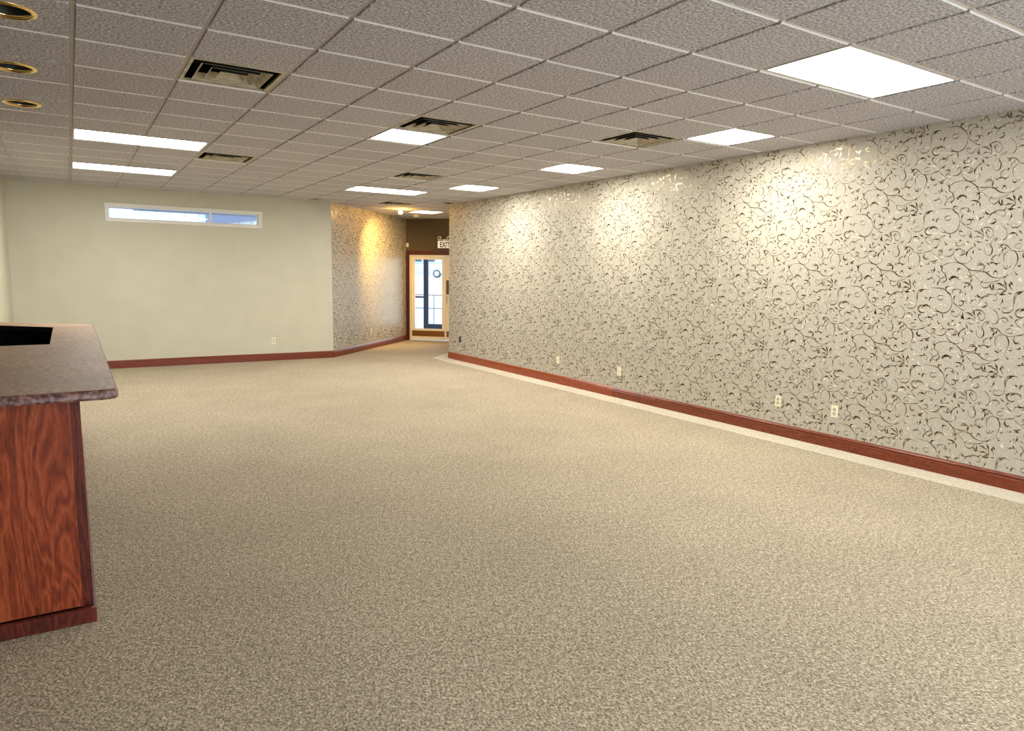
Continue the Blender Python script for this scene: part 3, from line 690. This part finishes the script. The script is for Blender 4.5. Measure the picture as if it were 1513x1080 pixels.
cab = MB(); cab.prism([(-1.9, -.8), (1.2, -.8), (1.2, .8), (-1.9, .8)], 1.15, 1.95); cab.bevel(.12, 2); obj('cabin', cab, M['carpaint'], cr_, smooth=True)
for a, b in ((-1.75, -1.05), (-.95, -.2), (-.05, .9)): obj('side_window', MB().box(a, b, -.83, -.79, 1.3, 1.75), M['carglass'], cr_)
for x in (-1.1, 1.1):
    wh = obj('wheel', MB().lathe([(.2, -.11), (.31, -.11), (.34, -.07), (.34, .07), (.31, .11), (.2, .11)], 24, Matrix.Translation((x, -.8, .36)) @ Matrix.Rotation(math.pi/2, 4, 'X')), M['tyre'], cr_, smooth=True)
    obj('hubcap', MB().lathe([(.05, .0), (.19, .0), (.2, .03), (.12, .04)], 20, Matrix.Translation((x, -.9, .36)) @ Matrix.Rotation(math.pi/2, 4, 'X')), M['carpaint'], wh, smooth=True)
fb = thing('building', 'pale building across the lot outside the exit door', 'building', tuple(TE @ Vector((-16, 50, 1.2))), math.atan2(-1, 1))
obj('wall', MB().box(-9, 9, 0, 5, 0, 3.6), M['siding'], fb)
for x in (-6.5, -4.2, -1.9, .4, 2.7, 5.0): w_ = obj('window', MB().box(x, x+1.3, -.06, 0, 1.0, 2.6), M['bluegrey'], fb); obj('pane', MB().box(x+.08, x+1.22, -.08, -.06, 1.08, 2.52), M['carglass'], w_)
obj('roof', MB().box(-9.3, 9.3, -.4, 5.3, 3.6, 3.85), M['bluegrey'], fb)
# seen through the transom: the soffit overhead, a white neighbour with a blue-grey gable
sf = thing('soffit', 'blue grey roof overhang outside the transom window', 'roof', (1.9, YB+T, 0))
obj('panel', MB().box(-2.6, 2.25, 0.01, 1.1, CAMZ+1.035, CAMZ+1.09), M['bluegrey'], sf)
nb = thing('house', 'white sided neighbouring house seen through the transom window', 'building', (2.2, 27.0, -.16))
obj('wall', MB().box(-7, 5.5, 0, 6, 0, 4.1), M['siding'], nb)
for k in range(12): obj('batten', MB().box(-1.4+k*.45, -1.36+k*.45, -.03, 0, 0, 4.0), M['batten'], nb)
gp = MB(); bmv = gp.bm
P = [(2.0, -.3, 3.35), (5.6, -.3, 3.95), (5.6, -.3, 5.0), (2.0, -.3, 5.0)]
a_ = [bmv.verts.new(p) for p in P]; b_ = [bmv.verts.new((p[0], p[1]+.25, p[2])) for p in P]
bmv.faces.new(a_); bmv.faces.new(b_[::-1])
for k in range(4): bmv.faces.new((a_[k], a_[(k+1) % 4], b_[(k+1) % 4], b_[k]))
obj('gable', gp, M['bluegrey'], nb)

# ---------------------------------------------------------------- exit sign
es = thing('exit_sign', 'white EXIT sign with two round emergency lamps above the exit door', 'sign', tuple(TE @ Vector((.978, -.001, 2.22))), math.atan2(-1, 1))
obj('housing', MB().box(-.17, .17, -.05, -.001, 0, .178).bevel(.006, 1), M['white'], es)
obj('face', MB().box(-.16, .16, -.053, -.05, .01, .168), M['signface'], es)
tx = bpy.data.curves.new('letters', 'FONT'); tx.body = 'EXIT'; tx.size = .175; tx.extrude = .002; tx.align_x = 'CENTER'; tx.offset = .004
to = bpy.data.objects.new('tmp', tx); COL.objects.link(to); bpy.context.view_layer.update()
me = bpy.data.meshes.new_from_object(to.evaluated_get(bpy.context.evaluated_depsgraph_get())); bpy.data.objects.remove(to)
me.materials.clear(); me.materials.append(M['black_ink']); me.name = 'letters'
lt = link('letters', me, es, (.01, -.0555, .026)); lt.rotation_euler = (math.pi/2, 0, 0); lt.scale = (.24/max(.01, me.vertices and (max(v.co.x for v in me.vertices)-min(v.co.x for v in me.vertices))), 1, 1)
for s in (-1, 1):
    hd = obj('lamp_head', MB().lathe([(.02, .0), (.045, .006), (.05, .03), (.05, .05), (.046, .052)], 24, Matrix.Translation((s*.115, -.02, .235)) @ Matrix.Rotation(math.pi/2, 4, 'X')), M['white'], es, smooth=True)
    obj('lens', MB().lathe([(.001, .053), (.030, .0535), (.038, .0505)], 20, Matrix.Translation((s*.115, -.02, .235)) @ Matrix.Rotation(math.pi/2, 4, 'X')), M['lampglass'], hd, smooth=True)
    obj('lamp_neck', MB().tube([(s*.115, -.03, .192), (s*.115, -.03, .172)], .008), M['white'], es)
obj('bracket', MB().box(-.06, .06, -.045, -.005, .178, .215).bevel(.005, 1), M['white'], es)
# motion sensor in the corner
ms = thing('motion_sensor', 'small white motion sensor high in the corner beside the exit door', 'sensor', tuple(TE @ Vector((.004, -.004, 2.24))), 0)
obj('body', MB().box(-.03, .035, -.075, -.035, 0, .1).bevel(.008, 2), M['white'], ms)
obj('lens', MB().box(-.018, .023, -.079, -.0745, .015, .055).bevel(.002, 1), M['ivory'], ms)
obj('bracket', MB().box(-.01, .012, -.04, -.008, .03, .06), M['white'], ms)

# ---------------------------------------------------------------- outlets
def make_outlet(kind, mat):
    """plate in the xz plane facing -y"""
    t = thing('wall_outlet', 'x', 'outlet')
    obj('plate', MB().box(-.036, .036, -.006, 0, -.059, .059).bevel(.003, 2), mat, t)
    if kind == 'duplex':
        for z in (.02, -.02):
            s = obj('socket', MB().lathe([(.0165, 0), (.0165, .0025)], 16, Matrix.Translation((0, -.006, z)) @ Matrix.Rotation(math.pi/2, 4, 'X')), M['socket'] if mat is M['ivory'] else M['slot'], t)
            obj('slot', MB().box(-.008, -.0055, -.0092, -.0085, z-.002, z+.008).box(.0055, .008, -.0092, -.0085, z-.002, z+.008), M['slot'], s)
        obj('screw', MB().lathe([(.003, 0), (.003, .002)], 10, Matrix.Translation((0, -.006, 0)) @ Matrix.Rotation(math.pi/2, 4, 'X')), M['steel'], t)
    else:
        for z in (.042, -.042): obj('screw', MB().lathe([(.003, 0), (.003, .002)], 10, Matrix.Translation((0, -.006, z)) @ Matrix.Rotation(math.pi/2, 4, 'X')), M['steel'], t)
        obj('jack', MB().box(-.009, .009, -.0085, -.006, -.009, .009), M['socket'], t)
    return t
po = make_outlet('duplex', M['ivory']); pj = make_outlet('jack', M['ivory']); pd = make_outlet('duplex', M['plate_dark'])
fr_ = {'po': 0, 'pj': 0, 'pd': 0}
def put(src, key, name, loc, rz, label, cat, group):
    t = src if not fr_[key] else copy_tree(src); fr_[key] = 1
    t.name = name; t.location = loc; t.rotation_euler = (0, 0, rz); t['label'] = label; t['category'] = cat
    if group: t['group'] = group
ZO = CAMZ-1.245; RZR = -math.pi/2     # facing -x: local -y -> -x
put(po, 'po', 'wall_outlet', (WXR, 3.845, ZO), RZR, 'ivory outlet on the papered wall, nearest the camera', 'outlet', 'ivory duplex outlets')
put(po, 'po', 'wall_outlet', (WXR, 4.475, ZO), RZR, 'ivory outlet on the papered wall, second nearest the camera', 'outlet', 'ivory duplex outlets')
put(pj, 'pj', 'wall_plate', (WXR, 6.95, ZO), RZR, 'ivory plate low on the papered wall, near the baseboard joint', 'wall plate', 'ivory wall plates')
put(pj, 'pj', 'wall_plate', (WXR, 8.33, ZO), RZR, 'ivory plate on the papered wall, farther of the two narrow ones', 'wall plate', 'ivory wall plates')
put(pd, 'pd', 'wall_outlet', (WXR, 11.44, CAMZ-1.20), RZR, 'dark outlet on the papered wall by its far corner', 'outlet', None)
put(po, 'po', 'wall_outlet', (3.075, YB, ZO), 0, 'ivory outlet on the plain painted back wall', 'outlet', 'ivory duplex outlets')
pa = TA @ Vector((1.755, 0, .39))
put(po, 'po', 'wall_outlet', tuple(pa), math.atan2(1, 1), 'ivory outlet on the angled papered wall', 'outlet', 'ivory duplex outlets')

# ---------------------------------------------------------------- counter
ct_ = thing('counter', 'cherry laminate counter with mottled brown top and a black recess', 'counter', (0, 0, 0))
ZT = CAMZ-.5235; TH = .044
outer = [(-1.0, 3.478), (.118, 3.478), (.144, 3.487), (.155, 3.512), (.166, 7.68), (-.88, 8.55), (-1.0, 8.55)]
hole = [(-.142, 5.762), (-.148, 7.43), (-.70, 7.97), (-.86, 7.97), (-.86, 5.735)]
bm = bmesh.new()
def ring(pts, z): return [bm.verts.new((x, y, z)) for x, y in pts]
ot, ob_, ht, hb = ring(outer, ZT), ring(outer, ZT-TH), ring(hole, ZT), ring(hole, ZT-TH)
for top_, o_, h_ in ((1, ot, ht), (0, ob_, hb)):
    ed = []
    for r_ in (o_, h_):
        for k in range(len(r_)): 
            ee = bm.edges.get((r_[k], r_[(k+1) % len(r_)])) or bm.edges.new((r_[k], r_[(k+1) % len(r_)])); ed.append(ee)
    bmesh.ops.triangle_fill(bm, edges=ed, use_beauty=True)
side_faces = []
for a, b in ((ot, ob_), (ht, hb)):
    for k in range(len(a)):
        f = bm.faces.new((a[k], a[(k+1) % len(a)], b[(k+1) % len(a)], b[k])); side_faces.append(f)
bmesh.ops.recalc_face_normals(bm, faces=list(bm.faces))
right_edges = [bm.edges.get((r_[k], r_[k+1])) for r_ in (ot, ob_) for k in (1, 2, 3)]
front_edges = [bm.edges.get((r_[0], r_[1])) for r_ in (ot, ob_)]
for f in side_faces: f.material_index = 1
bmesh.ops.bevel(bm, geom=[x for x in right_edges if x], offset=.019, segments=5, affect='EDGES', profile=.5, clamp_overlap=True)
for f in bm.faces:
    f.smooth = False
me = bpy.data.meshes.new('countertop'); bm.to_mesh(me); bm.free(); me.materials.append(M['top']); me.materials.append(M['top_edge'])
for p in me.polygons:
    if abs(p.normal.z) < .93: p.material_index = 1
    else: p.material_index = 0
    p.use_smooth = True
me.set_sharp_from_angle(angle=math.radians(35))
me.materials.append(M['black'])
for p in me.polygons:
    c_ = p.center
    if p.material_index == 1 and c_.x < -.13 and c_.y > 5.7 and c_.y < 8.0 and c_.x > -.9: p.material_index = 2
link('countertop', me, ct_)
ZP = ZT-TH
obj('recess', MB().box(-.86, -.15, 5.74, 7.97, ZP-.4, ZP-.38).box(-.88, -.86, 5.72, 7.99, ZP-.4, ZP).box(-.88, -.135, 5.72, 5.735, ZP-.4, ZP).box(-.14, -.125, 5.72, 7.99, ZP-.4, ZP).box(-.88, -.125, 7.975, 7.99, ZP-.4, ZP), M['black'], ct_)
obj('front_panel', MB().box(-1.0, -.032, 3.578, 3.60, .075, ZP), M['wood'], ct_)
obj('side_panel', MB().box(-.0345, .008, 3.5995, 7.45, .02, ZP), M['wood_dark'], ct_)
obj('back_panel', MB().box(-1.0, -.86, 3.6, 3.64, 0, ZP).box(-.96, -.90, 3.64, 8.45, 0, ZP), M['wood_dark'], ct_)
tk = MB().box(-1.0, .021, 3.548, 3.578, 0, .066).box(-.03, .021, 3.578, 7.46, 0, .066); 
tm = MB(); tm.prism([(-1.0, 3.548), (.021, 3.548), (.021, 7.46), (.008, 7.46), (.008, 3.578), (-1.0, 3.578)], 0, .068); tm.bevel(.003, 1)
obj('toe_kick', tm, M['wood_dark'], ct_)
print('tiles', nt_)
